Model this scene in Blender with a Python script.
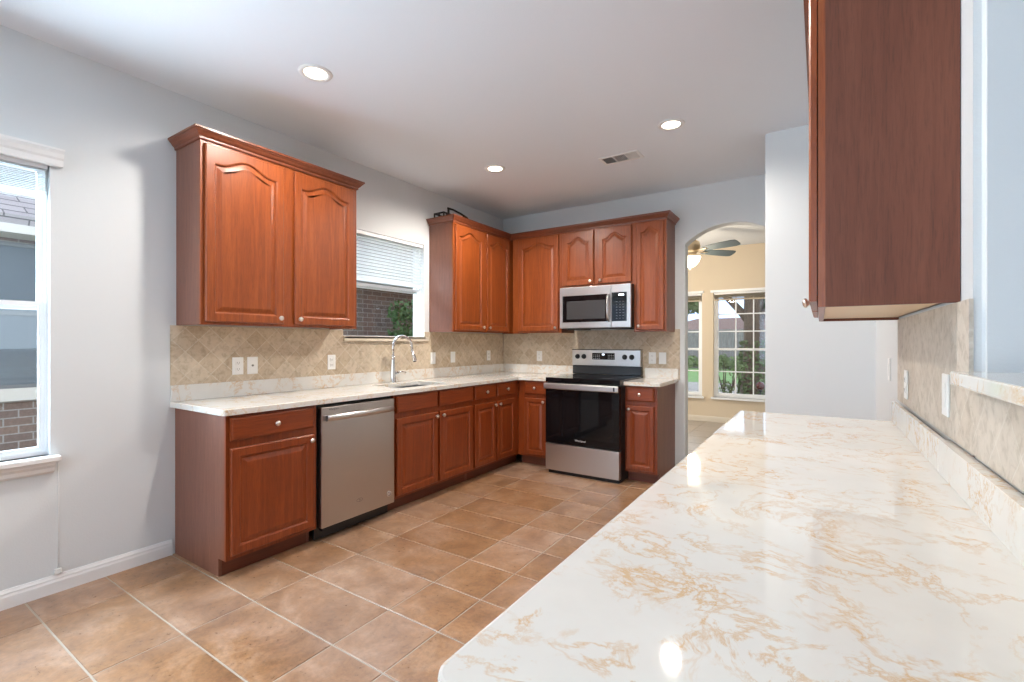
import bpy, bmesh, math, random
from mathutils import Vector, Matrix
R = math.radians
S = bpy.context.scene
C = S.collection
for o in list(bpy.data.objects): bpy.data.objects.remove(o)

# ------------------------------------------------------------------ camera
cam = bpy.data.cameras.new('camera'); camo = bpy.data.objects.new('camera', cam); C.objects.link(camo)
camo.location = (0, 0, 1.2693); camo.rotation_euler = (R(90), 0, .5797)
cam.sensor_width = 36; cam.lens = 471.1*36/1024; cam.shift_y = 1.45/1024; cam.clip_start = .05; cam.clip_end = 400
S.camera = camo
# ------------------------------------------------------------------ world, daylight, exposure
w = bpy.data.worlds.new('sky'); S.world = w; w.use_nodes = True
nt = w.node_tree; bg = nt.nodes['Background']
tc = nt.nodes.new('ShaderNodeTexCoord'); nz = nt.nodes.new('ShaderNodeTexNoise'); nz.inputs['Scale'].default_value = 2.2; nz.inputs['Detail'].default_value = 6
rp = nt.nodes.new('ShaderNodeValToRGB'); rp.color_ramp.elements[0].position = .4; rp.color_ramp.elements[0].color = (.52, .70, 1, 1)
rp.color_ramp.elements[1].position = .6; rp.color_ramp.elements[1].color = (.92, .96, 1, 1)
nt.links.new(tc.outputs['Generated'], nz.inputs['Vector']); nt.links.new(nz.outputs['Fac'], rp.inputs['Fac']); nt.links.new(rp.outputs['Color'], bg.inputs['Color'])
bg.inputs['Strength'].default_value = 2.2
S.view_settings.view_transform = 'Standard'; S.view_settings.look = 'None'; S.view_settings.gamma = 1
S.view_settings.use_curve_mapping = False; S.view_settings.exposure = 0.22

def area(name, loc, rot, sx, sy, power, col):
    l = bpy.data.lights.new(name, 'AREA'); l.shape = 'RECTANGLE'; l.size = sx; l.size_y = sy; l.energy = power; l.color = col
    o = bpy.data.objects.new(name, l); C.objects.link(o); o.location = loc; o.rotation_euler = rot; return o
# daylight entering by the glazed rear wall; the area lamps after it are added fills
area('daylight_rear', (-1.2, -5.3, 1.45), (R(90), 0, 0), 3.6, 2.1, 30, (.72, .86, 1))
area('rear_uplight', (-1.2, -5.5, .1), (R(150), 0, 0), 3.6, 1.0, 480, (.72, .86, 1))  # added low uplight that lifts the ceiling, standing in for patio bounce
area('left_window_uplight', (-4.2, -.5, .75), (R(135), 0, R(-90)), 2.0, 1.6, 205, (.70, .85, 1))  # added lamp outside the window, tilted up to brighten the ceiling
area('left_rear_uplight', (-4.2, -2.9, .15), (R(140), 0, R(-90)), 2.6, 1.6, 60, (.70, .85, 1))  # added uplight at an invented side opening, aimed up at the ceiling
area('left_window_fill', (-4.3, -.2, 2.75), (R(52), 0, R(-90)), 2.2, 1.0, 260, (.66, .83, 1))  # added lamp aimed down through the window to brighten the near floor
area('sink_window_fill', (-4.5, 2.9, 3.2), (R(48), 0, R(-90)), 1.6, .9, 75, (.80, .90, 1))  # added lamp above the window, brightens the blind and frame
area('next_room_fill', (3.9, 2.6, 1.3), (R(115), 0, R(90)), 3.0, 1.6, 50, (.72, .86, 1))  # added fill lamp inside the unseen room, whose outer wall has no window
area('living_room_fill', (-4.1, 6.4, 1.6), (R(90), 0, R(-90)), 2.2, 1.8, 64, (1, .96, .90))  # added fill lamp inside the room, beside a wall without a window

# ------------------------------------------------------------------ helpers
XW, YB, H = -3.2531, 4.7682, 2.776

def box(bm, a, b, mi=0):
    x0, y0, z0 = [min(p, q) for p, q in zip(a, b)]; x1, y1, z1 = [max(p, q) for p, q in zip(a, b)]
    v = [bm.verts.new(p) for p in ((x0,y0,z0),(x1,y0,z0),(x1,y1,z0),(x0,y1,z0),(x0,y0,z1),(x1,y0,z1),(x1,y1,z1),(x0,y1,z1))]
    fs = []
    for f in ((3,2,1,0),(4,5,6,7),(0,1,5,4),(1,2,6,5),(2,3,7,6),(3,0,4,7)):
        fc = bm.faces.new([v[i] for i in f]); fc.material_index = mi; fs.append(fc)
    return fs
def bbox_(bm, a, b, r=.002, seg=1, mi=0):
    fs = box(bm, a, b, mi); es = set(e for f in fs for e in f.edges)
    bmesh.ops.bevel(bm, geom=list(es), offset=r, segments=seg, affect='EDGES', profile=.5)
def tube(bm, pts, r, n=10, caps=True, mi=0):
    pts = [Vector(p) for p in pts]; rings = []; rr = r if isinstance(r, (list, tuple)) else [r]*len(pts)
    up = None
    for i, p in enumerate(pts):
        t = (pts[min(i+1, len(pts)-1)]-pts[max(i-1, 0)]).normalized()
        if up is None: up = t.orthogonal().normalized()
        up = (up - t*up.dot(t)).normalized(); s = t.cross(up)
        rings.append([bm.verts.new(p+(up*math.cos(2*math.pi*k/n)+s*math.sin(2*math.pi*k/n))*rr[i]) for k in range(n)])
    for a, b in zip(rings, rings[1:]):
        for k in range(n):
            f = bm.faces.new((a[k], a[(k+1)%n], b[(k+1)%n], b[k])); f.smooth = True; f.material_index = mi
    if caps: bm.faces.new(rings[0][::-1]).material_index = mi; bm.faces.new(rings[-1]).material_index = mi
def lathe(bm, prof, n=20, M=None, mi=0):   # prof: (radius, z), from bottom up
    rings = []; M = M or Matrix()
    for r, z in prof:
        if r < 1e-5: rings.append([bm.verts.new(M @ Vector((0, 0, z)))])
        else: rings.append([bm.verts.new(M @ Vector((r*math.cos(2*math.pi*k/n), r*math.sin(2*math.pi*k/n), z))) for k in range(n)])
    for a, b in zip(rings, rings[1:]):
        for k in range(n):
            q = [a[k % len(a)], a[(k+1) % len(a)], b[(k+1) % len(b)], b[k % len(b)]]
            q2 = []; [q2.append(v) for v in q if v not in q2]
            if len(q2) > 2: f = bm.faces.new(q2); f.smooth = True; f.material_index = mi
    return rings
def obj(name, bm, mats, parent=None, loc=None, rot=None, fix=True):
    if fix: bmesh.ops.recalc_face_normals(bm, faces=bm.faces)
    me = bpy.data.meshes.new(name); bm.to_mesh(me); bm.free()
    for m in (mats if isinstance(mats, (list, tuple)) else [mats]): me.materials.append(m)
    o = bpy.data.objects.new(name, me); C.objects.link(o)
    if parent is not None: o.parent = parent
    if loc is not None: o.location = loc
    if rot is not None: o.rotation_euler = rot
    return o
def NB(): return bmesh.new()
def tag(o, label=None, cat=None, group=None, kind=None):
    if label: o['label'] = label
    if cat: o['category'] = cat
    if group: o['group'] = group
    if kind: o['kind'] = kind
    return o
def thing(name, label, cat, loc=(0,0,0), rz=0, group=None):
    o = bpy.data.objects.new(name, None); C.objects.link(o); o.empty_display_size = .05
    o.location = loc; o.rotation_euler = (0, 0, rz); return tag(o, label, cat, group)
def struct(name, bm, mats, parent=None, label=None):
    o = obj(name, bm, mats, parent)
    if parent is None: o['kind'] = 'structure'
    if label: o['label'] = label
    return o
def boxobj(name, a, b, m, parent=None, r=0, seg=1):
    bm = NB(); (bbox_(bm, a, b, r, seg) if r else box(bm, a, b)); return obj(name, bm, m, parent)
def dup(root, loc=None, rz=None, label=None, group=None):
    c = root.copy(); C.objects.link(c)
    if loc is not None: c.location = loc
    if rz is not None: c.rotation_euler = (0, 0, rz)
    if label: c['label'] = label
    if group: c['group'] = group
    for ch in list(root.children):
        d = ch.copy(); C.objects.link(d); d.parent = c
        for g in ch.children:
            e = g.copy(); C.objects.link(e); e.parent = d
    return c

# ------------------------------------------------------------------ materials
def mat(name, col=(.8,.8,.8), rough=.5, metal=0, spec=.5, coat=0, coat_r=.1):
    m = bpy.data.materials.new(name); m.use_nodes = True; b = m.node_tree.nodes['Principled BSDF']
    b.inputs['Base Color'].default_value = (*col, 1); b.inputs['Roughness'].default_value = rough; b.inputs['Metallic'].default_value = metal
    b.inputs['Specular IOR Level'].default_value = spec; b.inputs['Coat Weight'].default_value = coat; b.inputs['Coat Roughness'].default_value = coat_r
    return m
class G:
    def __init__(s, m): s.t = m.node_tree; s.b = s.t.nodes['Principled BSDF']
    def n(s, typ, **kw):
        x = s.t.nodes.new(typ)
        for k, v in kw.items():
            if k in x.inputs.keys(): x.inputs[k].default_value = v
            else: setattr(x, k, v)
        return x
    def l(s, a, b): s.t.links.new(a, b)
    def co(s, scale=(1,1,1), rot=(0,0,0), kind='Object'):
        t = s.n('ShaderNodeTexCoord'); mp = s.n('ShaderNodeMapping'); mp.inputs['Scale'].default_value = scale; mp.inputs['Rotation'].default_value = rot
        s.l(t.outputs[kind], mp.inputs['Vector']); return mp.outputs['Vector']
    def noise(s, v, sc, det=4, rough=.5, dist=0):
        x = s.n('ShaderNodeTexNoise'); x.inputs['Scale'].default_value = sc; x.inputs['Detail'].default_value = det
        x.inputs['Roughness'].default_value = rough; x.inputs['Distortion'].default_value = dist
        s.l(v, x.inputs['Vector']); return x.outputs['Fac']
    def ramp(s, f, stops, interp='LINEAR'):
        r = s.n('ShaderNodeValToRGB'); cr = r.color_ramp; cr.interpolation = interp
        while len(cr.elements) < len(stops): cr.elements.new(.5)
        for e, (p, c) in zip(cr.elements, stops): e.position = p; e.color = (*c, 1) if len(c) == 3 else c
        s.l(f, r.inputs['Fac']); return r.outputs['Color']
    def mix(s, f, a, b, mode='MIX'):
        x = s.n('ShaderNodeMix', data_type='RGBA', blend_type=mode)
        for sock, val in ((0, f), (6, a), (7, b)):
            if isinstance(val, (int, float)): x.inputs[sock].default_value = val
            elif isinstance(val, tuple): x.inputs[sock].default_value = (*val, 1)
            else: s.l(val, x.inputs[sock])
        return x.outputs[2]
    def math(s, op, a, b=0):
        x = s.n('ShaderNodeMath', operation=op)
        for i, val in enumerate((a, b)):
            if isinstance(val, (int, float)): x.inputs[i].default_value = val
            else: s.l(val, x.inputs[i])
        return x.outputs[0]
    def bump(s, h, st=.2, dist=.01):
        x = s.n('ShaderNodeBump'); x.inputs['Strength'].default_value = st; x.inputs['Distance'].default_value = dist
        s.l(h, x.inputs['Height']); s.l(x.outputs[0], s.b.inputs['Normal'])
    def color(s, c): s.l(c, s.b.inputs['Base Color'])

def wood(name, dark, mid, light, horiz=False, rough=.36, coat=.12):
    m = mat(name, mid, rough, coat=coat, coat_r=.25); g = G(m)
    sc = (.7, 11, 11) if horiz else (11, 11, .7)
    v = g.co(sc); f = g.noise(v, 2.2, 8, .6, 1.6)
    c = g.ramp(f, [(.25, dark), (.5, mid), (.78, light)])
    v2 = g.co( (5, 90, 90) if horiz else (90, 90, 5)); f2 = g.noise(v2, 3, 4, .6, .3)
    pore = g.ramp(f2, [(.36, (.62,.62,.62)), (.5, (1,1,1))])
    g.color(g.mix(.55, c, g.mix(1., c, pore, 'MULTIPLY'))); g.bump(f2, .08, .002)
    return m
WOOD = wood('stained_maple', (.185,.038,.007), (.265,.058,.010), (.35,.088,.019))
WOODH = wood('stained_maple_horizontal', (.185,.038,.007), (.265,.058,.010), (.35,.088,.019), True)
WOODB = wood('stained_maple_base', (.17,.030,.005), (.235,.043,.007), (.31,.066,.012))
WOODBH = wood('stained_maple_base_horizontal', (.17,.030,.005), (.235,.043,.007), (.31,.066,.012), True)
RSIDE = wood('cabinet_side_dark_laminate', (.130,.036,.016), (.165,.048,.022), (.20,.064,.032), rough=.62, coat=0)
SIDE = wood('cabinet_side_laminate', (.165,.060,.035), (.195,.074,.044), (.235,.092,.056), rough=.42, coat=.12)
CROWN = wood('crown_wood', (.14,.036,.014), (.19,.05,.02), (.25,.068,.028), True)
DARKW = wood('toe_kick_wood', (.10,.025,.01), (.14,.035,.014), (.18,.05,.02), True, rough=.5)
INNER = mat('cabinet_underside_birch', (.74,.56,.38), .5)
NICKEL = mat('brushed_nickel', (.78,.72,.66), .28, 1)
CHROME = mat('chrome', (.8,.8,.8), .12, 1)
BLACK = mat('black_plastic', (.012,.012,.013), .35)
GLOSSBLK = mat('black_glass', (.004,.004,.005), .05, spec=.3)
WHITE = mat('white_plastic', (.82,.82,.80), .35)
SLOT = mat('outlet_slots', (.25,.24,.23), .5)
VINYL = mat('white_vinyl', (.86,.88,.90), .35)
TRIM = mat('trim_paint', (.80,.80,.79), .4)
def steel(name, col, horiz=True):
    m = mat(name, col, .3, 1); g = G(m); v = g.co((1,1,160) if horiz else (160,160,1)); f = g.noise(v, 3, 3, .6)
    g.l(g.math('MULTIPLY_ADD', f, .05), g.b.inputs['Roughness'])
    for n_ in g.t.nodes:
        if n_.type == 'MATH' and n_.operation == 'MULTIPLY_ADD': n_.inputs[2].default_value = .27
    return m
STEEL = steel('stainless_steel', (.60,.585,.57)); STEELD = steel('stainless_steel_dishwasher', (.50,.46,.43))
def paint(name, col, bump=.25, sc=160):
    m = mat(name, col, .62, spec=.3); g = G(m); v = g.co(); f = g.noise(v, sc, 3, .55); g.bump(f, bump, .002); return m
WALL = paint('wall_paint', (.69,.715,.725)); CEIL = paint('ceiling_paint', (.765,.80,.85), .3, 120); BEIGE = paint('living_room_paint', (.70,.60,.46))
def quartz():
    m = mat('veined_quartz', (.8,.77,.7), .045, spec=.5); g = G(m); v = g.co()
    warp = g.n('ShaderNodeTexNoise', noise_dimensions='3D'); warp.inputs['Scale'].default_value = 3.2; warp.inputs['Detail'].default_value = 5; g.l(v, warp.inputs['Vector'])
    sub = g.n('ShaderNodeVectorMath', operation='MULTIPLY_ADD'); g.l(warp.outputs['Color'], sub.inputs[0]); sub.inputs[1].default_value = (.16,.16,.16); g.l(v, sub.inputs[2])
    def ridge(sc, wid, rough):
        n1 = g.noise(sub.outputs[0], sc, 7, rough, .5)
        return g.ramp(g.math('ABSOLUTE', g.math('SUBTRACT', n1, .5)), [(0, (1,1,1)), (wid*.5, (.45,.45,.45)), (wid, (0,0,0))])
    vein = ridge(4.8, .022, .64); vein2 = ridge(12., .040, .7)
    mask = g.ramp(g.noise(v, 4.2, 4, .6, .4), [(.40, (0,0,0)), (.56, (1,1,1))])
    mask2 = g.ramp(g.noise(v, 6.5, 4, .6, .6), [(.50, (0,0,0)), (.60, (1,1,1))])
    a = g.mix(1., vein, mask, 'MULTIPLY'); b = g.mix(1., vein2, mask2, 'MULTIPLY')
    ff = g.math('MINIMUM', g.math('ADD', g.math('MULTIPLY', a, .62), g.math('MULTIPLY', b, .62)), .72)
    basec = g.ramp(g.noise(v, 3, 5, .6), [(.35, (.69,.675,.635)), (.65, (.75,.74,.70))])
    g.color(g.mix(ff, basec, (.62,.37,.14))); return m
QUARTZ = quartz()
def travertine(name, axis, ca=(.50,.40,.285,1), cb=(.60,.505,.385,1), cm=(.62,.545,.43,1)):   # axis: 'x' for the wall running along x, 'y' for the walls running along y
    m = mat(name, (.5,.42,.32), .5, spec=.35); g = G(m); t = g.n('ShaderNodeTexCoord'); s = g.n('ShaderNodeSeparateXYZ'); c = g.n('ShaderNodeCombineXYZ')
    g.l(t.outputs['Object'], s.inputs[0]); g.l(s.outputs['X' if axis == 'x' else 'Y'], c.inputs[0]); g.l(s.outputs['Z'], c.inputs[1])
    mp = g.n('ShaderNodeMapping'); mp.inputs['Rotation'].default_value = (0, 0, R(45)); mp.inputs['Location'].default_value = (.03,.05,0); g.l(c.outputs[0], mp.inputs['Vector'])
    br = g.n('ShaderNodeTexBrick', offset=0., squash=1.); br.inputs['Scale'].default_value = 1; br.inputs['Brick Width'].default_value = .102; br.inputs['Row Height'].default_value = .102
    br.inputs['Mortar Size'].default_value = .0028; br.inputs['Mortar Smooth'].default_value = .3; br.inputs['Color1'].default_value = ca; br.inputs['Color2'].default_value = cb; br.inputs['Mortar'].default_value = cm
    g.l(mp.outputs[0], br.inputs['Vector'])
    f = g.noise(t.outputs['Object'], 28, 6, .65, .6); sp = g.ramp(f, [(.3, (.74,.72,.68)), (.5, (1,1,1)), (.75, (1.12,1.12,1.12))])
    g.color(g.mix(1., br.outputs['Color'], sp, 'MULTIPLY')); g.bump(g.math('SUBTRACT', g.math('MULTIPLY', f, .3), br.outputs['Fac']), .35, .002); return m
TRAVX = travertine('travertine_diamond_back', 'x'); TRAVY = travertine('travertine_diamond_side', 'y'); TRAVR = travertine('travertine_diamond_pale', 'y', (.55,.485,.41,1), (.61,.55,.475,1), (.62,.57,.50,1))
def floor_tile(name, c0, c1, c2, veil=False):
    m = mat(name, c1, .32, spec=.5, coat=.25, coat_r=.3); g = G(m); v = g.co(); geo = g.n('ShaderNodeNewGeometry')
    vv = g.n('ShaderNodeVectorMath', operation='MULTIPLY_ADD'); cmb = g.n('ShaderNodeCombineXYZ')
    for i in range(3): g.l(geo.outputs['Random Per Island'], cmb.inputs[i])
    g.l(cmb.outputs[0], vv.inputs[0]); vv.inputs[1].default_value = (9,9,9); g.l(v, vv.inputs[2])
    f = g.noise(vv.outputs[0], 5, 8, .68, .5); c = g.ramp(f, [(.28, c0), (.5, c1), (.72, c2)])
    f2 = g.noise(vv.outputs[0], 45, 5, .7); c = g.mix(.55, c, g.mix(1., c, g.ramp(f2, [(.35, (.6,.6,.62)), (.6, (1.15,1.1,1.05))]), 'MULTIPLY'))
    tint = g.ramp(geo.outputs['Random Per Island'], [(0, (.92,.92,.93)), (1, (1.06,1.05,1.03))])
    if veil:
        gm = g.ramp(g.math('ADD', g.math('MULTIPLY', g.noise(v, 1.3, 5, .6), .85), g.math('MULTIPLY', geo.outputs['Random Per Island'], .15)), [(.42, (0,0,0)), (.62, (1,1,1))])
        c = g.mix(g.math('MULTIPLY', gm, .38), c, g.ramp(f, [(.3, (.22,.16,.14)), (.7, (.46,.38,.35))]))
    g.color(g.mix(1., c, tint, 'MULTIPLY')); g.bump(f2, .15, .002)
    g.l(g.ramp(f2, [(.3, (.26,)*3), (.7, (.42,)*3)]), g.b.inputs['Roughness']); return m
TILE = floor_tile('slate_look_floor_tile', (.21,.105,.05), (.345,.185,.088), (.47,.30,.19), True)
GROUT = mat('grout', (.42,.37,.31), .8)
LTILE = floor_tile('living_room_tile', (.30,.26,.22), (.36,.31,.26), (.42,.37,.32))
def glass(name='window_glass', refl=.04):
    m = bpy.data.materials.new(name); m.use_nodes = True; t = m.node_tree; t.nodes.clear()
    o = t.nodes.new('ShaderNodeOutputMaterial'); mx = t.nodes.new('ShaderNodeMixShader'); a = t.nodes.new('ShaderNodeBsdfTransparent'); b = t.nodes.new('ShaderNodeBsdfGlossy')
    b.inputs['Roughness'].default_value = .02; a.inputs['Color'].default_value = (.95,.97,.97,1); mx.inputs[0].default_value = refl
    t.links.new(a.outputs[0], mx.inputs[1]); t.links.new(b.outputs[0], mx.inputs[2]); t.links.new(mx.outputs[0], o.inputs[0]); return m
GLASS = glass()
def emit(name, col, st):
    m = bpy.data.materials.new(name); m.use_nodes = True; b = m.node_tree.nodes['Principled BSDF']
    b.inputs['Base Color'].default_value = (*col, 1); b.inputs['Emission Color'].default_value = (*col, 1); b.inputs['Emission Strength'].default_value = st; return m
LAMP = emit('lit_lamp_lens', (1, .86, .66), 9)
def blindmat(name, col, trans):
    m = mat(name, col, .5); m.node_tree.nodes['Principled BSDF'].inputs['Transmission Weight'].default_value = 0
    t = m.node_tree; tr = t.nodes.new('ShaderNodeBsdfTranslucent'); tr.inputs[0].default_value = (*col, 1); mx = t.nodes.new('ShaderNodeMixShader'); mx.inputs[0].default_value = trans
    t.links.new(t.nodes['Principled BSDF'].outputs[0], mx.inputs[1]); t.links.new(tr.outputs[0], mx.inputs[2]); t.links.new(mx.outputs[0], t.nodes['Material Output'].inputs[0]); return m
BLIND = blindmat('blind_slats', (.88,.90,.90), .6)

# ------------------------------------------------------------------ room shell
def wall_holes(name, axis, p0, p1, u0, u1, z0, z1, holes, m):
    us = sorted({u0, u1, *[h[0] for h in holes], *[h[1] for h in holes]}); zs = sorted({z0, z1, *[h[2] for h in holes], *[h[3] for h in holes]})
    bm = NB()
    for a, b in zip(us, us[1:]):
        for c, d in zip(zs, zs[1:]):
            um, zm = (a+b)/2, (c+d)/2
            if any(h[0] < um < h[1] and h[2] < zm < h[3] for h in holes): continue
            if axis == 'x': box(bm, (p0, a, c), (p1, b, d))
            else: box(bm, (a, p0, c), (b, p1, d))
    bmesh.ops.remove_doubles(bm, verts=bm.verts, dist=1e-5)
    # drop the coincident inner faces between cells
    seen = {}
    for f in bm.faces: seen.setdefault(tuple(sorted(v.index for v in f.verts)), []).append(f)
    bm.verts.index_update(); seen = {}
    for f in bm.faces: seen.setdefault(tuple(sorted(v.index for v in f.verts)), []).append(f)
    bmesh.ops.delete(bm, geom=[f for fs in seen.values() if len(fs) > 1 for f in fs], context='FACES_ONLY')
    return struct(name, bm, m)
Y0 = -5.0; XR = 4.2
W1 = (-.75, .712, .70, 2.17)       # window beside the camera (y0,y1,z0,z1)
W2 = (2.45, 3.393, 1.300, 2.225)   # window over the sink
W0 = (-4.1, -1.6, .12, 2.17)
wall_holes('wall_left', 'x', XW-.15, XW, Y0, YB+.12, 0, H, [W1, W2, W0], WALL)
wall_holes('wall_rear', 'y', Y0-.15, Y0, XW, XR, 0, H, [(-3.0, .6, .4, 2.5)], WALL)
wall_holes('wall_next_room', 'x', XR, XR+.15, Y0, 8.05, 0, H, [], WALL)
# back wall with its arch
bm = NB(); cx, cz, rr = -.7075, 1.8056, .5772; XA0, XA1 = -1.105, -.335
a0 = math.acos((XA0-cx)/rr); a1 = math.acos((XA1-cx)/rr)
arc = [(cx+rr*math.cos(a0+(a1-a0)*k/32), cz+rr*math.sin(a0+(a1-a0)*k/32)) for k in range(33)]
def prism(bm, poly, y0, y1):
    A = [bm.verts.new((x, y0, z)) for x, z in poly]; B = [bm.verts.new((x, y1, z)) for x, z in poly]
    bm.faces.new(A); bm.faces.new(B[::-1])
    for i in range(len(poly)): j = (i+1) % len(poly); bm.faces.new((A[i], B[i], B[j], A[j]))
# front and back faces as strips, then the outline closed by side faces
cols = [(XW, 0), (XA0, 0)]
front = [[], []]
for y, F in ((YB, 0), (YB+.12, 1)):
    V = {}
    def vv(x, z):
        k = (round(x, 5), round(z, 5))
        if k not in V: V[k] = bm.verts.new((x, y, z))
        return V[k]
    zs_ = arc[0][1]
    bm.faces.new((vv(XW, 0), vv(XA0, 0), vv(*arc[0]), vv(XA0, H), vv(XW, H)))
    for p, q in zip(arc, arc[1:]): bm.faces.new((vv(*p), vv(*q), vv(q[0], H), vv(p[0], H)))
    bm.faces.new((vv(XA1, 0), vv(.42, 0), vv(.42, H), vv(XA1, H), vv(*arc[-1])))
    front[F] = V
outl = [(XW, 0), (XA0, 0)]+arc+[(XA1, 0), (.42, 0), (.42, H)]+[(p[0], H) for p in arc[::-1]]+[(XW, H)]
for a, b in zip(outl, outl[1:]+outl[:1]):
    ka, kb = tuple((round(p[0], 5), round(p[1], 5)) for p in (a, b))
    if ka != kb: bm.faces.new((front[0][ka], front[0][kb], front[1][kb], front[1][ka]))
bev = {frozenset(((round(a[0], 4), round(a[1], 4)), (round(b[0], 4), round(b[1], 4)))) for a, b in zip([(XA0, 0)]+arc, arc)}
bevel_e = [e for e in bm.edges if all(abs(v.co.y-YB) < 1e-4 for v in e.verts) and frozenset((round(v.co.x, 4), round(v.co.z, 4)) for v in e.verts) in bev]
bmesh.ops.recalc_face_normals(bm, faces=bm.faces)
bmesh.ops.bevel(bm, geom=bevel_e, offset=.012, segments=3, affect='EDGES', profile=.5)
struct('wall_back', bm, WALL)
# boxed-out wall right of the arch, right wall with a rounded end, low wall under the pass-through
bm = NB(); fs = box(bm, (XA1, 3.85, 0), (.30, YB, H)); es = [e for e in bm.edges if abs(e.verts[0].co.z-e.verts[1].co.z) > 1 and all(abs(v.co.x-XA1) < .01 and v.co.y < 3.9 for v in e.verts)]
bmesh.ops.bevel(bm, geom=es, offset=.015, segments=4, affect='EDGES'); struct('wall_pantry', bm, WALL)
bm = NB(); box(bm, (.30, 1.50, 0), (.48, YB, H)); es = [e for e in bm.edges if abs(e.verts[0].co.z-e.verts[1].co.z) > 1 and all(v.co.y < 1.6 for v in e.verts)]
bmesh.ops.bevel(bm, geom=es, offset=.02, segments=5, affect='EDGES'); o = struct('wall_right', bm, WALL)
for f in o.data.polygons: f.use_smooth = False
bm = NB(); box(bm, (.30, .30, 0), (.44, 1.50, 1.172)); struct('wall_low', bm, WALL)
bm = NB(); box(bm, (.48, YB, 0), (XR, YB+.12, H)); struct('wall_back_next_room', bm, WALL)
bm = NB(); box(bm, (XW-.15, Y0-.15, H), (XR+.15, 8.2, H+.12)); struct('ceiling', bm, CEIL)
# living room beyond the arch
wall_holes('wall_far', 'y', 8.05, 8.2, -4.3, XR, 0, H, [(-1.43, -.30, .40, 2.06), (-2.75, -1.60, .40, 2.06)], BEIGE)
wall_holes('wall_living_left', 'x', -4.45, -4.3, YB+.12, 8.2, 0, H, [], BEIGE)
bm = NB(); box(bm, (-4.3, YB+.02, 0), (XW-.15, YB+.12, H)); struct('wall_living_side', bm, BEIGE)
bm = NB(); box(bm, (-4.3, YB+.0, H), (XW-.15, 8.2, H+.12)); struct('ceiling_living', bm, CEIL)

# floor tiles (one mesh, grout between)
def tiles(name, xs, ys, m, z=0, g=.0035):
    bm = NB()
    for a, b in zip(xs, xs[1:]):
        for c, d in zip(ys, ys[1:]):
            fs = box(bm, (a+g, c+g, z-.012), (b-g, d-g, z)); top = fs[1]
            bmesh.ops.bevel(bm, geom=list(top.edges), offset=.0018, segments=1, affect='EDGES')
    box(bm, (xs[0], ys[0], z-.03), (xs[-1], ys[-1], z-.003), 1)
    return struct(name, bm, [m, GROUT])
xs = [-3.2531, -2.945, -2.325, -1.715, -1.405, -.785, -.165, .145, .765, 1.385, 1.695, 2.315, 2.935, 3.245, 3.9, 4.2]
ys = [Y0]; y = .003-.3095*16
while y < YB+.1: ys.append(y) if y > Y0+.05 else None; y += .3095
ys.append(YB+.12)
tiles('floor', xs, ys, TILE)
xs2 = [-4.3+.46*i for i in range(19)]; ys2 = [YB+.12+.4515*i for i in range(8)]
tiles('floor_living', xs2, ys2, LTILE)

def profile_run(bm, path, prof, closed_ends=True, mi=0):
    """path: 2D points, outward side on the right of travel; prof: (out, z) loop"""
    P = [Vector(p) for p in path]; n = len(P); dirs = [(P[i+1]-P[i]).normalized() for i in range(n-1)]
    nor = [Vector((d.y, -d.x)) for d in dirs]; off = []
    for i in range(n):
        if i == 0: off.append(nor[0])
        elif i == n-1: off.append(nor[-1])
        else:
            b = (nor[i-1]+nor[i]); off.append(b*(1/(1+nor[i-1].dot(nor[i]))))
    rings = [[bm.verts.new((P[i].x+off[i].x*o, P[i].y+off[i].y*o, z)) for o, z in prof] for i in range(n)]
    k = len(prof)
    for a, b in zip(rings, rings[1:]):
        for j in range(k): bm.faces.new((a[j], a[(j+1)%k], b[(j+1)%k], b[j])).material_index = mi
    bm.faces.new(rings[0][::-1]); bm.faces.new(rings[-1])
BASEP = [(0, 0), (.013, 0), (.013, .055), (.010, .066), (.010, .074), (.005, .085), (.004, .09), (0, .09)]
bm = NB(); profile_run(bm, [(XW, Y0), (XW, 1.245)], BASEP); struct('baseboard_left', bm, TRIM)
bm = NB(); profile_run(bm, [(-4.3, 8.05), (XR, 8.05)], BASEP); struct('baseboard_far', bm, mat('cream_trim', (.72,.66,.56), .45))
bm = NB(); profile_run(bm, [(.30, 3.85), (XA1, 3.85), (XA1, YB)][::-1], BASEP); struct('baseboard_pantry', bm, TRIM)

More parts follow.
